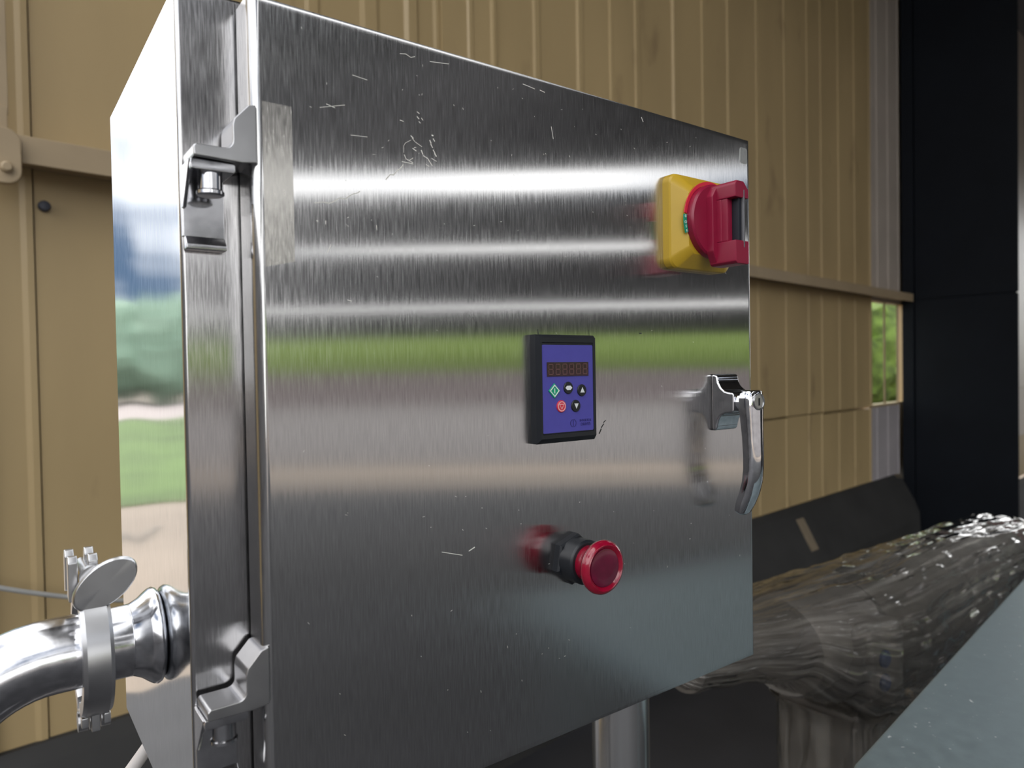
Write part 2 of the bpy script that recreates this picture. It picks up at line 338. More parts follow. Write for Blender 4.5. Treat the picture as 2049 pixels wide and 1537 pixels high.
# the sheeted wall: one backing sheet, every sheet of cladding its own piece
wall = tag(obj('wall_back', wbox(wbox(wbox(wbox(wbox(bmesh.new(), -.115, 5.34, -.10, -.045, FL, CEIL), 6.22, 11.5, -.10, -.045, FL, CEIL), 5.34, 6.22, -.10, -.045, .72, CEIL), 5.34, 6.22, -.10, -.045, FL, -.09), -9, -1.15, -.10, -.045, FL, 2.2), M['wall'], origin=WP(0, 0, FL)), kind='structure')  # low left length is unseen, added to keep left-hand reflections dark
tag(obj('wall_left', wbox(bmesh.new(), -9.1, -9, -.1, 20, FL, 2.2), M['roof'], smooth=False), kind='structure')  # unseen, added to darken the left, low so sky light clears it
def sheet(s0, s1, z0, z1, ribs, m, proud=0.0):
    """profiled sheet: flat pan with shallow ribs, its right edge lapping proud over the next"""
    pr = [(s0, .0)]
    for r, wd, h in [(r, w_ * .8, h * .5) for r, w_, h in ribs]: pr += [(r - wd, 0), (r - wd * .55, h), (r + wd * .55, h), (r + wd, 0)]
    pr += [(s1 - .03, .0), (s1 - .018, .0055), (s1 - .004, .0055)]
    bm = bmesh.new(); th = .012
    top = [bm.verts.new(WP(s, h + proud, z1)) for s, h in pr]; bot = [bm.verts.new(WP(s, h + proud, z0)) for s, h in pr]
    tb = [bm.verts.new(WP(s, h + proud - th, z1)) for s, h in pr]; bb = [bm.verts.new(WP(s, h + proud - th, z0)) for s, h in pr]
    for i in range(len(pr) - 1):
        bm.faces.new((bot[i], bot[i + 1], top[i + 1], top[i])); bm.faces.new((tb[i], tb[i + 1], bb[i + 1], bb[i]))
        bm.faces.new((top[i], top[i + 1], tb[i + 1], tb[i])); bm.faces.new((bb[i], bb[i + 1], bot[i + 1], bot[i]))
    for i in (0, -1): bm.faces.new((bot[i], top[i], tb[i], bb[i]))
    return obj('wall_panel', bm, m, wall, smooth=False)
sheet(-.115, .0, WB, CEIL, [], M['wall'])
sheet(.0, .64, WB, CEIL, [], M['wall'])
sheet(.64, 1.265, WB, CEIL, [(.76, .035, .010), (.97, .05, .012), (1.14, .04, .020)], M['wall'])
sheet(1.265, 1.53, WB, CEIL, [(1.40, .02, .012)], M['wall'], .014)
sheet(1.53, 2.27, WB, CEIL, [(1.77, .03, .012), (2.04, .03, .014)], M['wall'])
sheet(2.27, 3.04, WB, CEIL, [(2.45, .03, .012), (2.76, .03, .020)], M['wall'], .004)
sheet(3.04, 3.63, WB, CEIL, [(3.3, .03, .014)], M['wall'])
ss = [3.63, 3.97, 4.29, 4.49, 4.77, 5.05, 5.34]
for a, b in zip(ss, ss[1:]):
    lo = random.uniform(-.01, .01)
    sheet(a, b, WB, -.10 + lo, [], M['wall'], .001); sheet(a, b, -.09, CEIL, [], M['wall'], .005 + random.uniform(0, .006))
for a, b in ((5.34, 5.47), (5.47, 5.70), (5.70, 5.925)):
    sheet(a, b, WB, -.10, [], M['greysheet'], .004); sheet(a, b, .72, CEIL, [], M['palesheet'], .012)
for a, b in ((6.22, 6.4), (6.4, 7.4), (7.4, 8.4), (8.4, 9.6), (9.6, 11.5)):
    sheet(a, b, WB, -.10, [], M['palesheet'], .002); sheet(a, b, -.09, CEIL, [], M['palesheet'], .008)
# low window beside the column, outdoors seen through it
wf = bmesh.new()
for a in (5.335, 5.61, 5.895): wbox(wf, a, a + .018, -.004, .008, -.10, .725, .002)
wbox(wf, 5.335, 5.925, -.006, .010, -.105, -.085, .002); wbox(wf, 5.335, 5.925, -.006, .010, .71, .73, .002)
win = tag(obj('window_1', wf, M['girt'], origin=WP(5.6, 0, -.1)), kind='structure')
for a, b in ((5.35, 5.612), (5.625, 5.898)): obj('pane', wbox(bmesh.new(), a, b, .0, .004, -.088, .712), M['glass'], win, smooth=False)
obj('bolt', lathe(bmesh.new(), [(.014, 0), (.014, .006), (.011, .012), (.004, .014)], WP(.02, .005, .653), -NN, 12), M['bolt'], wall)

# girt rail, jamb, kerb
g = bmesh.new(); wprism(g, [(0.0, .815), (.125, .785), (.125, .722), (.118, .722), (.118, .74), (.02, .74), (.0, .74)], -.115, 5.90, .002)
tag(obj('trim_1', g, M['girt']), kind='structure')
j = wbox(bmesh.new(), -.135, -.115, -.08, .03, FL, CEIL, .004)
tag(obj('trim_2', j, M['girt']), kind='structure')
kb = bmesh.new()
wprism(kb, [(-.045, WB + .004), (.02, WB + .004), (.05, WB - .03), (.19, -.96), (.20, -.99), (.20, FL), (-.045, FL)], -.115, 5.78)
wprism(kb, [(-.045, WB - .03), (.04, WB - .03), (.14, -.88), (.17, -.96), (.18, FL), (-.045, FL)], 5.78, 5.88)
kerb = tag(obj('baseboard_back', kb, M['kerb'], origin=WP(0, 0, FL), smooth=False), kind='structure')
def kp(s, t): return WP(s, .05 + .14 * t, WB - .03 + (-.96 - WB + .03) * t)
for s0 in (3.93,):
    bm = bmesh.new(); n1 = (-NN * .9 + Vector((0, 0, .43))).normalized() * .004
    q = [kp(s0, .12), kp(s0 + .10, .12), kp(s0 + .10, .82), kp(s0, .82)]
    loft(bm, [[p - n1 for p in q], [p + n1 * .6 for p in q]]); obj('joint_strip', bm, M['strip'], kerb, smooth=False)

# dark steel column standing out from the wall
cm_ = bmesh.new(); wbox(cm_, 5.93, 6.28, .03, .115, FL, CEIL, .004); wbox(cm_, 5.945, 5.97, .12, .812, FL, .735, .004); wbox(cm_, 5.945, 5.97, .12, .812, .745, CEIL, .004)
wbox(cm_, 5.955, 5.968, .10, .80, .73, .75); wbox(cm_, 5.965, 6.265, .12, .69, FL, CEIL, .006)
tag(obj('steel_column', cm_, M['navy'], origin=WP(6.1, .4, FL), smooth=False), 'tall black steel column standing out from the cream sheet wall at right', 'column')

# small wall fittings at the far left
lg = bmesh.new()
b0 = empty('rail_bracket', WP(-.06, .125, .73)); tag(b0, 'rounded cream bracket on the wall rail at the left edge', 'bracket')
prism(lg, rrect(-.115, -.045, .665, .79, .03), lambda a, b, d: WP(a, d, b), .128, .150, .004); obj('plate', lg, M['girt'], b0)
obj('pivot', lathe(bmesh.new(), [(.012, 0), (.012, .01), (.008, .014)], WP(-.075, .15, .70), -NN, 14), M['girt'], b0)
obj('hanger_strap', prism(bmesh.new(), [(-.10, .83), (-.062, .83), (-.062, 1.35), (-.10, 1.35)], lambda a, b, d: WP(a, d, b), .10, .112, .002), M['girt'], b0)
obj('strap_link', prism(bmesh.new(), [(-.095, .78), (-.067, .78), (-.067, .84), (-.095, .84)], lambda a, b, d: WP(a, d, b), .104, .132, .002), M['girt'], b0)
cpts = [WP(-.30 + i * .06, .08, -.155 - .033 * i + .0011 * i * i) for i in range(14)]
tag(obj('cable', tube(bmesh.new(), cpts, .0058, 10), M['greycable'], origin=cpts[0]), 'thin light grey cable sagging along the cream wall behind the pipe clamp', 'cable')

# ------------------------------------------------------------------ the control cabinet
X0, X1, YF, YB, ZB, ZT = -.0272, .412, .022, .2315, -.0075, .4126
W_, H_ = .3863, .406
cab = empty('control_cabinet', (.19, .12, ZB)); tag(cab, 'square brushed stainless steel control cabinet with switch, keypad and red stop button', 'cabinet')
bm = box(X0, X1, YF, YB, ZB, ZT, bev=.0022, seg=3)
body = obj('body', bm, M['body'], cab)
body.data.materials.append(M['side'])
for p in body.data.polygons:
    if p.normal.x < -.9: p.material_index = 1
obj('gasket', box(.004, W_ - .004, .0195, .0222, .004, H_ - .004), M['black'], cab)
bm = box(0, W_, 0, .0195, 0, H_)
vert = [e for e in bm.edges if abs(e.verts[0].co.z - e.verts[1].co.z) > .1 and e.verts[0].co.y < .001]
bmesh.ops.bevel(bm, geom=vert, offset=.0050, segments=5, affect='EDGES', profile=.5)
hor = [e for e in bm.edges if abs(e.verts[0].co.y - e.verts[1].co.y) < 1e-6 and abs(e.verts[0].co.z - e.verts[1].co.z) < 1e-6 and e.verts[0].co.y < .001 and abs(e.verts[0].co.x - e.verts[1].co.x) > .1]
bmesh.ops.bevel(bm, geom=hor, offset=.0032, segments=4, affect='EDGES', profile=.5)
door = obj('door', bm, M['door'], cab)
def film_piece(name, pts, m, y1=-.00012):
    return obj(name, prism(bmesh.new(), pts, XZ, .0002, y1), m, door, smooth=False)
film_piece('film_strip', [(.0052, .2800), (.0193, .2835), (.0193, .3575), (.0052, .3575)], M['film_patch'])
film_piece('bright_corner', rrect(.3720, .3812, .3872, .3995, .002, 3), M['bright_patch'])
# scratches on the door
def ribbon(bm, pts, wd, y=-.00006):
    for (a, b) in zip(pts, pts[1:]):
        dx, dz = b[0] - a[0], b[1] - a[1]; L = math.hypot(dx, dz) or 1e-6; nx, nz_ = -dz / L * wd / 2, dx / L * wd / 2
        prism(bm, [(a[0] + nx, a[1] + nz_), (a[0] - nx, a[1] - nz_), (b[0] - nx, b[1] - nz_), (b[0] + nx, b[1] + nz_)], XZ, .0001, y)
SCR = [(0.0006, [(0.0297, 0.313), (0.0342, 0.314), (0.0372, 0.3138), (0.0398, 0.315), (0.0424, 0.317), (0.046, 0.3171), (0.0476, 0.3184), (0.0498, 0.3199), (0.0524, 0.3208), (0.0539, 0.322)]), (0.0006, [(0.0685, 0.33), (0.0711, 0.333), (0.0731, 0.3331), (0.0754, 0.3359), (0.0772, 0.3372), (0.0789, 0.3395)]), (0.00055, [(0.0781, 0.3409), (0.0813, 0.3408), (0.0848, 0.3407)]), (0.0005, [(0.0796, 0.3448), (0.0807, 0.3427), (0.0848, 0.3413)]), (0.0004, [(0.0849, 0.3439), (0.0825, 0.3422)]), (0.00025, [(0.0794, 0.3458), (0.0794, 0.3494), (0.0804, 0.3511), (0.0839, 0.3533)]), (0.0007, [(0.0837, 0.3556), (0.0854, 0.3543)]), (0.0004, [(0.0845, 0.3544), (0.0863, 0.3527), (0.0904, 0.3508)]), (0.0006, [(0.0847, 0.349), (0.087, 0.3479)]), (0.0005, [(0.0856, 0.3494), (0.0868, 0.3499)]), (0.0007, [(0.0899, 0.349), (0.091, 0.3467)]), (0.0006, [(0.091, 0.3462), (0.0939, 0.3451), (0.0953, 0.3432), (0.0968, 0.3413)]), (0.0006, [(0.0926, 0.3417), (0.0947, 0.3409)]), (0.0009, [(0.0966, 0.3582), (0.0977, 0.358)]), (0.0008, [(0.0953, 0.3553), (0.0962, 0.3536)]), (0.0007, [(0.0975, 0.3565), (0.0985, 0.3551)]), (0.0007, [(0.0959, 0.3533), (0.0971, 0.3514)]), (0.0007, [(0.0973, 0.3504), (0.0985, 0.3487)]), (0.0009, [(0.0982, 0.3487), (0.0994, 0.347)]), (0.0005, [(0.0963, 0.3455), (0.0994, 0.3444)]), (0.0004, [(0.0774, 0.3626), (0.0797, 0.3623)]), (0.0005, [(0.0878, 0.3691), (0.0893, 0.3683)]), (0.0006, [(0.0877, 0.3665), (0.089, 0.3654)]), (0.0005, [(0.0904, 0.3662), (0.0914, 0.3652)]), (0.0005, [(0.0888, 0.3641), (0.0898, 0.3633)]), (0.0003, [(0.0494, 0.3496), (0.0585, 0.3503)]), (0.0004, [(0.0368, 0.3626), (0.0414, 0.3616)]), (0.0004, [(0.0352, 0.305), (0.0352, 0.3031)]), (0.0004, [(0.0626, 0.3056), (0.0628, 0.3033)]), (0.0006, [(0.0305, 0.3045), (0.0312, 0.3041)]), (0.0004, [(0.0782, 0.3976), (0.0817, 0.3983), (0.0847, 0.3972), (0.0872, 0.3983)]), (0.0004, [(0.0964, 0.3979), (0.1011, 0.3985), (0.1085, 0.3995)]), (0.0005, [(0.1601, 0.4001), (0.1638, 0.3998), (0.1692, 0.3992)]), (0.0005, [(0.1731, 0.3994), (0.177, 0.3988)]), (0.0004, [(0.1817, 0.379), (0.1832, 0.3717)]), (0.0006, [(0.262, 0.4007), (0.2639, 0.3977)]), (0.0004, [(0.0981, 0.1296), (0.1114, 0.1256)]), (0.0006, [(0.1158, 0.1272), (0.1199, 0.1288)]), (0.0003, [(0.0335, 0.3602), (0.0466, 0.3641)]), (0.0003, [(0.051, 0.3801), (0.0592, 0.3794)]), (0.0004, [(0.0457, 0.2663), (0.0481, 0.2657)]), (0.0004, [(0.0357, 0.2893), (0.0376, 0.2932)])]
bm = bmesh.new()
for wd, pts in SCR: ribbon(bm, pts, wd * .8)
for k in range(150):
    x, z = random.uniform(.02, .37), random.choice((random.uniform(.30, .40), random.uniform(.02, .40)))
    a = random.gauss(-.6, .8); L = random.uniform(.0003, .0014); ribbon(bm, [(x, z), (x + L * math.cos(a), z + L * math.sin(a))], random.uniform(.0001, .0002))
tag(obj('scratch', bm, M['scratch'], door, smooth=False), kind='stuff')
INK = [(0.0006, [(0.1685, 0.254), (0.1688, 0.251)]), (0.0003, [(0.2101, 0.2545), (0.2109, 0.2507)]), (0.0009, [(0.2184, 0.187), (0.2203, 0.1902)]), (0.0008, [(0.2203, 0.1908), (0.2226, 0.1933)]), (0.0006, [(0.2222, 0.194), (0.2245, 0.1955)]), (0.0007, [(0.2572, 0.2531), (0.2596, 0.2531)])]
bm = bmesh.new()
for wd, pts in INK: ribbon(bm, pts, wd)
tag(obj('ink_mark', bm, M['inkmark'], door, smooth=False), kind='stuff')

# hinges: cranked arm welded to the door edge, bent bracket on the cabinet, pin between
def hinge(z):
    h = empty('hinge', (-.013, .02, z), cab)
    pr = [(-.0255, z), (-.0045, z - .0005), (.0022, z + .0005), (.0022, z + .0275), (-.0015, z + .0265), (-.0078, z + .0195), (-.0086, z + .0165)]
    pr += arcpts((-.0122, z + .0090), .0036, 0, -PI / 2, 5) + [(-.0245, z + .0053), (-.0258, z + .0040)]
    obj('arm', prism(bmesh.new(), pr, XZ, -.0012, .0188, .0007, 2), M['cast_dull'], h)
    b = bmesh.new()
    prism(b, [(-.0262, z - .0052), (-.0075, z - .0052), (-.0068, z - .0040), (-.0068, z - .0012), (-.0075, z - .0006), (-.0262, z - .0006), (-.0265, z - .003)], XZ, .002, .0215, .0005)
    prism(b, [(-.0266, z - .0330), (-.0080, z - .0330), (-.0080, z - .0008), (-.0266, z - .0008)], XZ, .0185, .0218, .0005)
    prism(b, [(.0030, z - .0008), (.0195, z - .0008), (.0195, z - .020), (.0165, z - .020)], YZ, -.0268, -.0252, .0004)
    prism(b, [(.0215, z - .0325), (.0185, z - .0325), (.0150, z - .0365), (.0150, z - .0390), (.0215, z - .0390)], YZ, -.0260, -.0080, .0005)
    obj('bracket', b, M['cast'], h)
    obj('pin', lathe(bmesh.new(), [(.0052, .0), (.0052, .0075), (.0060, .0082), (.0060, .0096), (.0050, .0102)], (-.0165, .0085, z - .0052), (0, 0, -1), 20), M['cast'], h)
hinge(.3272); hinge(.0735)

# ---- rotary main switch
SX, SZ = .3155, .332
sw = empty('rotary_switch', (SX, 0, SZ), cab); tag(sw, 'yellow and red rotary main switch')
p0 = rrect(SX - .033, SX + .033, SZ - .033, SZ + .033, .007); p1 = rrect(SX - .0325, SX + .0325, SZ - .0325, SZ + .0325, .008)
n = len(p0)
oct_ = []
for (x, z) in p1:
    a = math.atan2(z - SZ, x - SX); k = round(a / (PI / 4)); rr = .0292 / max(math.cos(a - k * PI / 4), .01); oct_.append((SX + rr * math.cos(a), SZ + rr * math.sin(a)))
bm = bmesh.new(); loft(bm, [[(x, 0, z) for x, z in p0], [(x, -.0055, z) for x, z in p0], [(x, -.0070, z) for x, z in p1], [(x, -.0150, z) for x, z in oct_]], False, True)
plate = obj('base_plate', bm, M['yellow'], sw, smooth=18)
bm = bmesh.new()
def ring(bm, r0, r1, a0, a1, y0, y1, n=40):
    pts = [(SX + r1 * math.cos(a0 + (a1 - a0) * i / n), SZ + r1 * math.sin(a0 + (a1 - a0) * i / n)) for i in range(n + 1)] + [(SX + r0 * math.cos(a1 - (a1 - a0) * i / n), SZ + r0 * math.sin(a1 - (a1 - a0) * i / n)) for i in range(n + 1)]
    return prism(bm, pts, XZ, y0, y1)
obj('dial_ring', ring(bm, .0262, .0286, math.radians(60), math.radians(172), -.0148, -.0156), M['redring'], sw, smooth=False)
obj('green_tab', ring(bmesh.new(), .0262, .0290, math.radians(174), math.radians(200), -.0148, -.0157, 10), M['green'], sw, smooth=False)
for i, ch in enumerate('0OFF'):
    a = math.radians(177 + i * 6.4 + (2 if i else 0)); me = text_mesh(ch, .0030, SX + .0276 * math.cos(a), SZ + .0276 * math.sin(a), -.0158, rot=a - PI + PI / 2 * 0)
    link('lettering', me, M['bwhite'], sw)
obj('dial', lathe(bmesh.new(), [(.0260, 0), (.0260, .0045), (.0248, .0058)], (SX, -.0148, SZ), (0, -1, 0), 48), M['red'], sw)
kn = bmesh.new(); hx0, hx1 = SX - .0072, SX + .0078; zt, zb = SZ + .0235, SZ - .0325
def seg(z0, z1, y1, x0=None, x1=None): bx(kn, x0 or hx0, x1 or hx1, y1, -.0195, z0, z1, .0009, 2)
prism(kn, [(hx0 - .004, zt - .008), (hx0 - .004, zb + .010), (hx0, zb + .002), (hx1, zb + .002), (hx1, zt - .002), (hx0, zt - .002)], XZ, -.0198, -.0260, .0008)
prism(kn, [(hx0, SZ + .0125), (hx1, SZ + .0125), (hx1, zt - .0050), (hx1 - .0055, zt + .0005), (hx0 + .002, zt + .0005), (hx0, zt - .002)], XZ, -.0195, -.0415, .0009)
prism(kn, [(hx0, zb + .0015), (hx0 + .002, zb), (hx1 - .001, zb), (hx1, zb + .001), (hx1, SZ - .0165), (hx0, SZ - .0165)], XZ, -.0195, -.0415, .0009)
seg(SZ - .0168, SZ + .0128, -.0300)
seg(SZ - .0168, SZ + .0128, -.0345, hx0 + .0005, hx0 + .0062)
obj('handle', kn, M['red'], sw, smooth=25)
obj('padlock_slide', box(hx0 + .0060, hx0 + .0116, -.0395, -.0290, SZ - .0172, SZ + .0132, .0004), M['blackrub'], sw)
obj('blade', box(hx0 + .0086, hx0 + .0106, -.0417, -.0392, SZ - .0215, SZ + .0185, .0008), M['greyblade'], sw)

# ---- keypad with display
kx0, kx1, kz0, kz1 = .1622, .2092, .1846, .2506
kp_ = empty('keypad', (.1857, 0, .2176), cab); tag(kp_, 'violet blue keypad with unlit display in a black frame')
def rect(x0, x1, z0, z1, y): return [(x0, y, z0), (x1, y, z0), (x1, y, z1), (x0, y, z1)]
bm = bmesh.new(); i1, i2 = .0012, .0024
loft(bm, [rect(kx0, kx1, kz0, kz1, 0), rect(kx0, kx1, kz0, kz1, -.0052), rect(kx0 + i1, kx1 - i1, kz0 + i1 * 2.6, kz1 - i1 * 1.6, -.0085), rect(kx0 + i2, kx1 - i2 - .0006, kz0 + .0056, kz1 - .0048, -.0085), rect(kx0 + i2 + .0003, kx1 - i2 - .0009, kz0 + .0059, kz1 - .0051, -.0078)], True, True)
obj('bezel', bm, M['black'], kp_, smooth=False)
obj('faceplate', prism(bmesh.new(), rrect(.1649, .2058, .1910, .2443, .0008, 3), XZ, -.0076, -.0082), M['blue'], kp_, smooth=False)
disp = obj('display', box(.1683, .2018, -.0086, -.0080, .2252, .2338), M['display'], kp_, smooth=False)
bm = bmesh.new()
for k in range(6):
    cx = .1713 + k * .00552; cz = .2295; hw, hh, t = .0016, .0031, .00022
    for (x0, x1, z0, z1) in ((-hw, hw, hh - t, hh + t), (-hw, hw, -t, t), (-hw, hw, -hh - t, -hh + t), (-hw - t, -hw + t, .0003, hh - .0003), (hw - t, hw + t, .0003, hh - .0003), (-hw - t, -hw + t, -hh + .0003, -.0003), (hw - t, hw + t, -hh + .0003, -.0003)):
        bx(bm, cx + x0, cx + x1, -.00868, -.0085, cz + z0, cz + z1)
obj('digit_segments', bm, M['seg'], disp, smooth=False)
def button(x, z, m, r=.0037):
    return obj('button', lathe(bmesh.new(), [(r, 0), (r, .0006), (r * .93, .0009)], (x, -.0081, z), (0, -1, 0), 28), m, kp_)
def sym(pts, m, par, y=-.0091): return obj('symbol', prism(bmesh.new(), pts, XZ, -.0088, y), m, par, smooth=False)
b_ = obj('button', prism(bmesh.new(), [(.1737 + dx * .0046, .2165 + dz * .0047) for dx, dz in ((1, 0), (0, 1), (-1, 0), (0, -1))], XZ, -.0081, -.0089, .0003), M['bgreen'], kp_, smooth=False); tag(b_, 'green diamond start key')
bm = bmesh.new()
for s0_, s1_ in (((1, 0), (0, 1)), ((0, 1), (-1, 0)), ((-1, 0), (0, -1)), ((0, -1), (1, 0))):
    o_, i_ = .0038, .0030
    prism(bm, [(.1737 + s0_[0] * o_, .2165 + s0_[1] * o_), (.1737 + s1_[0] * o_, .2165 + s1_[1] * o_), (.1737 + s1_[0] * i_, .2165 + s1_[1] * i_), (.1737 + s0_[0] * i_, .2165 + s0_[1] * i_)], XZ, -.0088, -.0091)
prism(bm, [(.17345, .2150), (.17395, .2150), (.17395, .2180), (.17345, .2180)], XZ, -.0088, -.0091)
obj('symbol', bm, M['bwhite'], b_, smooth=False)
b_ = button(.1849, .2180, M['black']); sym([(.1849 + .0027 * math.cos(k * PI / 3), .2180 + .0015 * math.sin(k * PI / 3)) for k in range(6)], M['bwhite'], b_, -.0092)
b_ = button(.1960, .2162, M['black']); sym([(.1944, .2148), (.1978, .2148), (.1961, .2180)], M['bwhite'], b_, -.0092)
b_ = button(.1908, .2067, M['black']); sym([(.1892, .2082), (.1926, .2082), (.1909, .2050)], M['bwhite'], b_, -.0092)
b_ = button(.1791, .2069, M['bred']); tag(b_, 'red round stop key')
bm = bmesh.new()
for k in range(24):
    a0, a1 = 2 * PI * k / 24, 2 * PI * (k + 1) / 24
    prism(bm, [(.1791 + r * math.cos(a), .2069 + r * math.sin(a)) for r, a in ((.0031, a0), (.0031, a1), (.0025, a1), (.0025, a0))], XZ, -.0088, -.0091)
prism(bm, [(.1771, .2084), (.1811, .2084), (.1811, .2079), (.1771, .2079)], XZ, -.0088, -.0091)
for q in ([(.1774, .2078), (.1778, .2078), (.1793, .2052), (.1790, .2049)], [(.1808, .2078), (.1804, .2078), (.1789, .2052), (.1792, .2049)]): prism(bm, q, XZ, -.0088, -.0091)
obj('symbol', bm, M['bpink'], b_, smooth=False)
link('lettering', text_mesh('INVERTEK', .0022, .1990, .1974, -.0083), M['logo'], kp_)
link('lettering', text_mesh('DRIVES', .0026, .1990, .1950, -.0083), M['logo'], kp_)
bm = bmesh.new()
for k in range(20):
    if k in (4, 5, 14, 15): continue
    a0, a1 = 2 * PI * k / 20, 2 * PI * (k + 1) / 20
    prism(bm, [(.1888 + r * math.cos(a), .1961 + r * math.sin(a)) for r, a in ((.0025, a0), (.0025, a1), (.0021, a1), (.0021, a0))], XZ, -.0081, -.0084)
prism(bm, [(.1886, .1938), (.1890, .1938), (.1890, .1984), (.1886, .1984)], XZ, -.0081, -.0084)
obj('emblem', bm, M['logo'], kp_, smooth=False)

# ---- emergency stop
EX, EZ = .192, .1105
es = empty('emergency_stop', (EX, 0, EZ), cab); tag(es, 'red mushroom stop button on a black collar')
obj('hex_nut', lathe(bmesh.new(), [(.0160, 0), (.0160, .0045), (.0148, .0056)], (EX, 0, EZ), (0, -1, 0), 6, ph=.35), M['black'], es, smooth=False)
obj('collar', lathe(bmesh.new(), [(.0138, .005), (.0138, .0150), (.0128, .0160), (.0118, .0164)], (EX, 0, EZ), (0, -1, 0), 40), M['black'], es)
obj('stem', lathe(bmesh.new(), [(.0108, .0155), (.0110, .0200), (.0118, .0240), (.0138, .0270)], (EX, 0, EZ), (0, -1, 0), 40), M['knob'], es)
obj('mushroom_head', lathe(bmesh.new(), [(.0110, .0240), (.0138, .0252), (.0158, .0268), (.0163, .0285), (.0161, .0302), (.0150, .0318), (.0136, .0324), (.0126, .0318), (.0113, .0306)], (EX, 0, EZ), (0, -1, 0), 56), M['knob'], es)
obj('centre_disc', lathe(bmesh.new(), [(.0116, .0296), (.0114, .0312), (.0100, .0316), (.0060, .0318)], (EX, 0, EZ), (0, -1, 0), 48), M['knobin'], es)

# ---- chrome lever handle
HX = .3470
hd = empty('door_handle', (HX, 0, .2025), cab); tag(hd, 'chrome swing lever handle with key lock')
pr = [(0, .1818), (-.0020, .1816), (-.0042, .1828)] + [(-.0042 - .0035 * t - .0085 * t ** 3, .1828 + .0125 * math.sin(t * PI / 2)) for t in (.2, .4, .6, .8, 1)]
pr += [(-.0190, .1960), (-.0190, .2105), (-.0160, .2107)] + [(-.0160 + .0110 * math.sin(t * PI / 2), .2107 + .0122 * (1 - math.cos(t * PI / 2))) for t in (.25, .5, .75, 1)] + [(-.0030, .2238), (0, .2238)]
obj('housing', prism(bmesh.new(), pr, YZ, HX - .0132, HX + .0132, .0016, 3), M['chrome'], hd, smooth=50)
obj('spindle', lathe(bmesh.new(), [(.0082, .016), (.0082, .0235)], (HX, 0, .2022), (0, -1, 0), 28), M['chrome'], hd)
loops = []
path = [(-.0265, .2120, .0060, .0030), (-.0265, .2110, .0088, .0042), (-.0265, .2060, .0103, .0050), (-.0265, .1990, .0103, .0050), (-.0268, .1900, .0096, .0047), (-.0274, .1780, .0090, .0043), (-.0278, .1640, .0088, .0041), (-.0276, .1540, .0088, .0040), (-.0266, .1450, .0090, .0040), (-.0242, .1365, .0091, .0040), (-.0206, .1280, .0089, .0038), (-.0182, .1225, .0078, .0033), (-.0174, .1205, .0055, .0022)]
for i, (y, z, hw, th) in enumerate(path):
    a = path[max(i - 1, 0)]; c = path[min(i + 1, len(path) - 1)]; t = Vector((0, c[0] - a[0], c[1] - a[1])).normalized()
    if i in (0, 1, 2): t = Vector((0, 0, -1))
    nv = Vector((0, -t.z, t.y))
    if nv.y > 0: nv = -nv
    L = []
    for (u, v) in ((-1, -.9), (-.98, .1), (-.86, .62), (-.45, .98), (0, 1.08), (.45, .98), (.86, .62), (.98, .1), (1, -.9), (.7, -1), (-.7, -1)):
        L.append(Vector((HX + u * hw, y, z)) + nv * (v * th))
    loops.append(L)
obj('lever', loft(bmesh.new(), loops), M['chrome'], hd, smooth=60)
lk = obj('key_lock', lathe(bmesh.new(), [(.0062, 0), (.0062, .0018), (.0052, .0020), (.0050, .0014), (.0020, .0014)], (HX, -.0306, .2035), (0, -1, 0), 32), M['cast_dull'], hd)
obj('keyhole', prism(bmesh.new(), [(HX - .0007, .2008), (HX + .0007, .2008), (HX + .0007, .2062), (HX - .0007, .2062)], XZ, -.0318, -.0323), M['black'], lk)

# ---- pipe connection on the cabinet side
PY, PZ = .0965, .0862
prf = [(.0205, -.0004), (.0232, .0004), (.0252, .0016), (.0260, .0032), (.0254, .0052), (.0236, .0076), (.0212, .0104), (.0195, .0138), (.0190, .0150), (.01915, .0153), (.0190, .0156), (.0190, .0255), (.0205, .0292), (.0253, .0305), (.0253, .0320)]
obj('pipe_ferrule', lathe(bmesh.new(), prf, (X0, PY, PZ), (-1, 0, 0), 48), M['tube'], cab)

# ------------------------------------------------------------------ elbow, clamp, cables, post
EB = X0 - .0335
bm = bmesh.new(); lathe(bm, [(.0253, 0), (.0253, .0015), (.0205, .0028), (.0190, .0065), (.0190, .0100)], (EB + .0012, PY, PZ), (-1, 0, 0), 48, caps=True)
el = empty('pipe_elbow', (EB - .06, PY, -.06)); tag(el, 'polished steel pipe elbow running from the cabinet side out of frame', 'pipe')
pts = [(EB - .008, PY, PZ), (EB - .016, PY, PZ)] + [(EB - .016 - .058 * math.sin(a), PY, PZ - .058 * (1 - math.cos(a))) for a in [PI / 2 * i / 14 for i in range(1, 15)]] + [(EB - .074, PY, PZ - .10), (EB - .074, PY, PZ - .30), (EB - .074, PY, FL + .002)]
obj('bend', tube(bmesh.new(), pts, .0190, 40), M['tube'], el)
obj('end_ferrule', bm, M['tube'], el)
CXm = X0 - .0330
cl = empty('pipe_clamp', (CXm, PY, PZ - .04)); tag(cl, 'steel pipe clamp with oval wing nut on the elbow joint', 'clamp')
def band(a0, a1, name):
    b = bmesh.new(); n_ = 28; prof = [(-.0068, .0262), (-.0068, .0325), (-.0050, .0338), (.0050, .0338), (.0068, .0325), (.0068, .0262), (.0030, .0256), (-.0030, .0256)]
    rows = []
    for i in range(n_ + 1):
        a = a0 + (a1 - a0) * i / n_
        rows.append([(CXm + dx, PY + r * math.sin(a), PZ + r * math.cos(a)) for dx, r in prof])
    loft(b, rows); return obj(name, b, M['cast_dull'], cl, smooth=35)
band(math.radians(-14), math.radians(-172), 'band_half'); band(math.radians(14), math.radians(172), 'band_half')
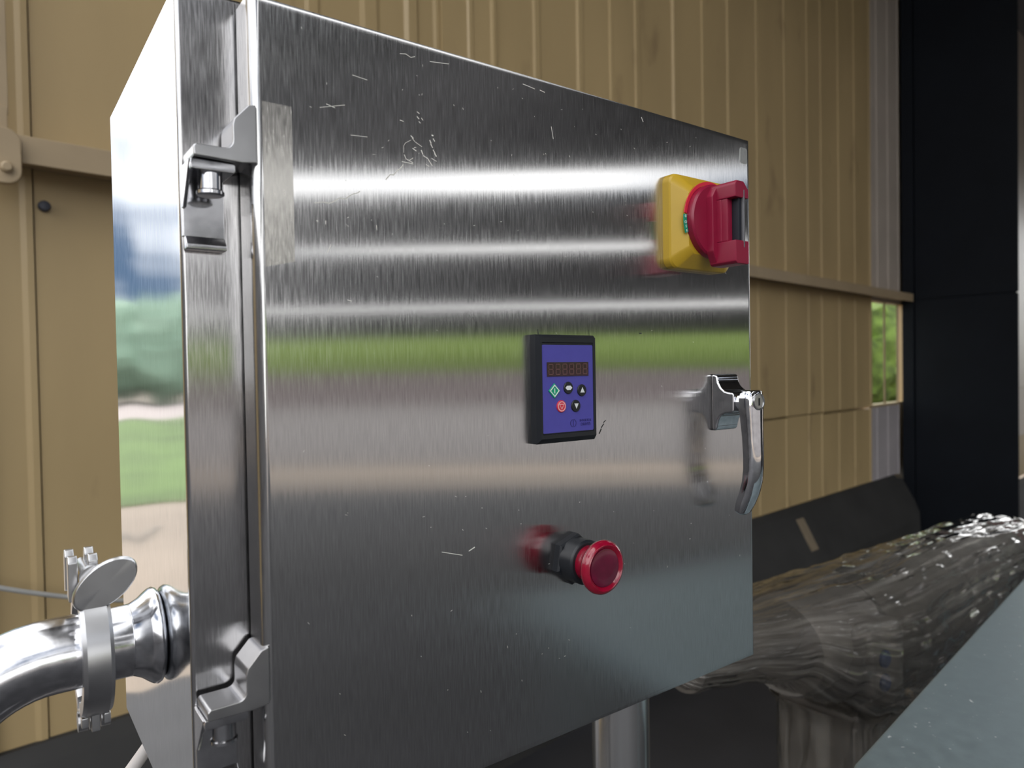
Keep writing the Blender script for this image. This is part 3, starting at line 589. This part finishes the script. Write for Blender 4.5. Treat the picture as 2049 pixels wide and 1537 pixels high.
for sy in (-1, 1):
    b = bmesh.new()
    for sx in (-.0045, .0045):
        prism(b, [(PY + sy * .0055, PZ + .031), (PY + sy * .0125, PZ + .029), (PY + sy * .0125, PZ + .0490), (PY + sy * .0105, PZ + .0520), (PY + sy * .0075, PZ + .0520), (PY + sy * .0055, PZ + .0490)], YZ, CXm - .004 + sx - .0022, CXm - .004 + sx + .0022, .0006)
    obj('lug', b, M['cast_dull'], cl)
b = bmesh.new()
for k, (x_, sgn) in enumerate(((-.0052, 1), (0, -1), (.0052, 1))):
    lathe(b, [(.0052, -.0022), (.0052, .0022)], (CXm + x_, PY, PZ - .0375), (1, 0, 0), 16)
bx(b, CXm - .0066, CXm - .0034, PY - .012, PY + .012, PZ - .0372, PZ - .0318, .0006); bx(b, CXm + .0034, CXm + .0066, PY - .012, PY + .012, PZ - .0372, PZ - .0318, .0006); bx(b, CXm - .0020, CXm + .0020, PY - .010, PY + .012, PZ - .041, PZ - .0318, .0006)
obj('hinge_joint', b, M['cast_dull'], cl)
obj('bolt', lathe(bmesh.new(), [(.0030, 0), (.0030, .030)], (CXm - .002, PY + .016, PZ + .0425), (0, -1, 0), 14), M['cast_dull'], cl)
b = bmesh.new(); lathe(b, [(.0062, 0), (.0062, .0040)], (CXm, PY - .0128, PZ + .0410), (0, -1, 0), 20)
for q in (0,):
    L0 = []; tl = math.radians(36)
    for r_, y_ in ((.0, -.0208), (.94, -.0208), (1.0, -.0200), (1.02, -.0180), (.93, -.0158), (.70, -.0150), (.0, -.0150)):
        L0.append([(CXm + .005 + (math.cos(t) * .0165 * math.cos(tl) - math.sin(t) * .0100 * math.sin(tl)) * max(r_, .02), PY + y_, PZ + .0375 + (math.cos(t) * .0165 * math.sin(tl) + math.sin(t) * .0100 * math.cos(tl)) * max(r_, .02)) for t in [2 * PI * k / 36 for k in range(36)]])
    loft(b, L0)
obj('wing_nut', b, M['cast_dull'], cl)

post = empty('support_post', (.334, .10, FL)); tag(post, 'polished steel tube post standing under the cabinet', 'post')
obj('tube', lathe(bmesh.new(), [(.0250, .012), (.0250, ZB - FL - .006)], (.334, .10, FL), (0, 0, 1), 40), M['post'], post)
obj('foot_plate', box(.264, .404, .03, .17, FL, FL + .012, .003), M['tube'], post)
obj('top_plate', box(.294, .374, .06, .14, ZB - .008, ZB - .0002, .001), M['tube'], post)

hp = [(.012, .220, -.0078), (.006, .221, -.016), (-.004, .2235, -.026), (-.014, .225, -.035), (-.026, .226, -.050), (-.038, .227, -.075), (-.045, .228, -.12), (-.048, .228, -.4), (-.048, .228, FL + .005)]
tag(obj('hose', tube(bmesh.new(), hp, .0046, 14), M['whitecable'], origin=(.012, .22, -.01)), 'short white cable dropping from the bottom rear of the cabinet', 'cable')

# ------------------------------------------------------------------ steel table at lower right
TD = Vector((math.cos(math.radians(8.27)), math.sin(math.radians(8.27)), 0)); TN = Vector((TD.y, -TD.x, 0))
T0 = Vector((.5352, .0060, -.15))
def TP(u, v, z): p = T0 + TD * u + TN * v; return (p.x, p.y, z)
tb = empty('steel_table', TP(.7, .35, FL)); tag(tb, 'bluish grey steel table top with worn speckles in the lower right corner', 'table')
b = bmesh.new(); prism(b, rrect(0, 1.5, 0, .62, .020, 6), lambda a, c, d: TP(a, c, d), -.186, -.15)
ed = [e for e in b.edges if abs(e.verts[0].co.z - e.verts[1].co.z) < 1e-6 and e.verts[0].co.z > -.151]
bmesh.ops.bevel(b, geom=ed, offset=.004, segments=4, affect='EDGES', profile=.5)
obj('table_top', b, M['table'], tb, smooth=50)
for u, v in ((.06, .56), (1.44, .56), (1.44, .06), (.10, .06)):
    obj('leg', prism(bmesh.new(), [(u - .02, v - .02), (u + .02, v - .02), (u + .02, v + .02), (u - .02, v + .02)], lambda a, c, d: TP(a, c, d), FL, -.185, .002), M['table'], tb)

# ------------------------------------------------------------------ film-wrapped machine between table and wall
wm = empty('wrapped_machine', (1.35, .37, FL)); tag(wm, 'greyish brown machine wrapped in clear stretch film behind the steel table', 'machine')
def drum(x0, x1, r, z, y=.375, n_=36):
    return lathe(bmesh.new(), [(r * .93, 0), (r, .012), (r, .05), (r * .965, .055), (r * .965, (x1 - x0) - .055), (r, (x1 - x0) - .05), (r, x1 - x0 - .012), (r * .93, x1 - x0)], (x0, y, z), (1, 0, 0), n_)
obj('motor_drum', drum(.74, 1.00, .048, -.222), M['brown'], wm)
obj('motor_drum', drum(1.00, 1.20, .088, -.262), M['grey'], wm)
obj('motor_drum', drum(1.21, 1.56, .100, -.276), M['brown'], wm)
obj('motor_drum', drum(1.57, 2.05, .102, -.278), M['grey'], wm)
gx = bmesh.new(); bx(gx, 1.085, 1.21, .258, .34, -.352, -.225, .018, 3); obj('gearbox', gx, M['grey'], wm)
for z in (-.277, -.318): obj('cap', lathe(bmesh.new(), [(.0155, 0), (.0155, .004), (.012, .007)], (1.125, .2575, z), (0, -1, 0), 20), M['bluecap'], wm)
obj('pedestal', box(1.12, 1.30, .30, .46, FL, -.375, .01), M['brown'], wm)
obj('pedestal', box(1.75, 1.95, .30, .46, FL, -.375, .01), M['brown'], wm)
obj('red_band', lathe(bmesh.new(), [(.112, 0), (.112, .08)], (1.92, .375, -.283), (1, 0, 0), 36), M['redcap'], wm)
# the film: lofted skin with wrinkles
b = bmesh.new(); uvl = b.loops.layers.uv.new('UVMap'); NU, NV = 120, 110; rows = []
import mathutils
nf = mathutils.noise.noise
keys = [(x, ry, (t - b_) / 2, (t + b_) / 2) for x, ry, t, b_ in ((.70, .02, -.20, -.23), (.72, .06, -.165, -.25), (.80, .075, -.160, -.262), (.93, .100, -.160, -.288), (1.04, .125, -.158, -.355), (1.15, .138, -.160, -.412), (1.25, .138, -.162, -.438), (1.40, .128, -.160, -.43), (1.60, .122, -.158, -.41), (1.80, .120, -.162, -.40), (2.00, .118, -.168, -.40), (2.06, .10, -.185, -.385))]
def kv(x, j):
    for a, c in zip(keys, keys[1:]):
        if a[0] <= x <= c[0] + 1e-9:
            t = (x - a[0]) / (c[0] - a[0]); t = t * t * (3 - 2 * t); return a[j] + (c[j] - a[j]) * t
    return keys[-1][j]
for i in range(NU + 1):
    x = .70 + (2.06 - .70) * i / NU; ry, rz, cz = kv(x, 1), kv(x, 2), kv(x, 3); row = []
    for k in range(NV):
        a = 2 * PI * k / NV
        wr = .0045 * nf(Vector((x * 3.5, math.cos(a) * 5 + math.sin(a) * 9, 1.3))) + .003 * nf(Vector((x * 9 + math.sin(a) * 6, math.cos(a) * 16, 4.1))) + .002 * nf(Vector((x * 30, a * 9, 2.2)))
        s = 1 + wr / .12 * 1.5
        pw = .82
        cy_, sz_ = math.copysign(abs(math.cos(a)) ** pw, math.cos(a)), math.copysign(abs(math.sin(a)) ** pw, math.sin(a))
        row.append(b.verts.new((x, .372 + cy_ * ry * s, cz + sz_ * rz * s)))
    rows.append(row)
for i in range(NU):
    for k in range(NV):
        f_ = b.faces.new((rows[i][k], rows[i][(k + 1) % NV], rows[i + 1][(k + 1) % NV], rows[i + 1][k]))
        for lp, (uu, vv) in zip(f_.loops, ((i, k), (i, k + 1), (i + 1, k + 1), (i + 1, k))): lp[uvl].uv = (uu / NU * 2, vv / NV)
obj('stretch_film', b, M['film'], wm, smooth=80)
# loose film wrapped round the pedestal and a hanging tatter
b = bmesh.new(); uvl = b.loops.layers.uv.new('UVMap'); rows = []
for i in range(25):
    z = -.40 - .45 * i / 24; row = []
    for k in range(48):
        a = 2 * PI * k / 48; r_ = 1 + .10 * nf(Vector((math.cos(a) * 3, math.sin(a) * 3, z * 9))) + (.12 if i == 0 else 0)
        cy_, sz_ = math.copysign(abs(math.cos(a)) ** .5, math.cos(a)), math.copysign(abs(math.sin(a)) ** .5, math.sin(a))
        row.append(b.verts.new((1.21 + cy_ * .105 * r_, .38 + sz_ * .095 * r_, z)))
    rows.append(row)
for i in range(24):
    for k in range(48):
        f_ = b.faces.new((rows[i][k], rows[i][(k + 1) % 48], rows[i + 1][(k + 1) % 48], rows[i + 1][k]))
        for lp, (uu, vv) in zip(f_.loops, ((i, k), (i, k + 1), (i + 1, k + 1), (i + 1, k))): lp[uvl].uv = (uu / 24, vv / 48)
obj('pedestal_film', b, M['film'], wm, smooth=80)

# ------------------------------------------------------------------ far front of the shed (behind the camera), its openings, and outdoors
def fbox(bm, a0, a1, z0, z1, t0=0, t1=.1): return prism(bm, [(a0, z0), (a1, z0), (a1, z1), (a0, z1)], lambda a, c, d: tuple(FC + FD * a + FN * d + Vector((0, 0, c))), t0, t1)
b = bmesh.new()
for z0, z1 in ((2.62, CEIL), (1.72, 2.35), (1.00, 1.64), (.62, .95)): fbox(b, -5, 4.5, z0, z1)
fbox(b, 4.5, 10.5, FL, CEIL); fbox(b, 10.5, 17.5, 3.0, CEIL); fbox(b, -25, -5, 3.4, CEIL)  # unseen bays, closed to keep the right wall dark, opened to add light
for a_ in (-20, -12.5, -5, 17.4): fbox(b, a_ - .12, a_ + .12, FL, CEIL, -.05, .15)
tag(obj('wall_front', b, M['roof'], smooth=False), kind='structure')
b = prism(bmesh.new(), [(-90, -90), (110, -90), (110, 110), (-90, 110)], XY, FL - .3, FL - .11)
tag(obj('ground', b, M['apron'], smooth=False), kind='structure')
b = bmesh.new()
prism(b, [(-60, 9), (-.6, 9), (4, 14), (4, 28), (-60, 28)], XY, FL - .2, FL - .09)
tag(obj('lawn', b, M['grass'], smooth=False), 'mown lawn outside the open end of the shed', 'lawn', kind='stuff')
b = prism(bmesh.new(), [(-60, 28), (10, 28), (10, 42), (-60, 42)], XY, FL - .2, FL - .085)
tag(obj('path', b, M['path'], smooth=False), kind='structure')
def clump(bm, c, r, hgt, seed):
    bb = bmesh.new(); bmesh.ops.create_icosphere(bb, subdivisions=4, radius=1)
    for v in bb.verts:
        k = 1 + .22 * nf(v.co * 2.2 + Vector((seed, 0, 0))) + .14 * nf(v.co * 5 + Vector((0, seed, 0))) + .07 * nf(v.co * 13)
        v.co = Vector((v.co.x * r * k, v.co.y * r * k, v.co.z * hgt / 2 * k))
    bmesh.ops.translate(bb, vec=(c[0], c[1], FL + hgt / 2 - .05), verts=bb.verts); merge(bm, bb)
b = bmesh.new()
for k in range(16): clump(b, (-36 + k * 3.4, 46 + random.uniform(-2, 2), 0), random.uniform(2.6, 3.4), random.uniform(5.6, 7.4), k * 3.1)
tag(obj('hedge', b, M['leafhazy']), 'hazy pale green tree belt beyond the lawn outside', 'hedge', kind='stuff')
b = bmesh.new()
for k in range(44):
    p = FC + FD * (-26 + k * 1.6) + FN * (27.5 + random.uniform(-.6, .6)); clump(b, (p.x, p.y, 0), random.uniform(1.2, 1.7), random.uniform(3.3, 4.3), k * 2.3 + 50)
tag(obj('hedge', b, M['leaf']), 'yellow green hedge behind the low wall across the road', 'hedge', kind='stuff')
tag(obj('wall_boundary', fbox(bmesh.new(), -30, 46, FL - .1, .15, 24.6, 24.9), M['mauve'], smooth=False), kind='structure')
tag(obj('road', fbox(bmesh.new(), -30, 46, FL - .2, FL - .09, 3.1, 24.5), M['road'], smooth=False), kind='structure')
b = bmesh.new()
for k in range(9): clump(b, (21 + k * 2.0, 12.5 - k * .35 + random.uniform(-.4, .4), 0), random.uniform(1.3, 1.8), random.uniform(3.4, 4.6), k * 1.7 + 90)
tag(obj('hedge', b, M['leaf']), 'sunlit green hedge seen through the low window beside the black column', 'hedge', kind='stuff')
tag(obj('doorstep', wbox(bmesh.new(), -1.6, .3, -1.55, -.11, FL - .1, FL + .001), M['floor'], smooth=False), kind='structure')
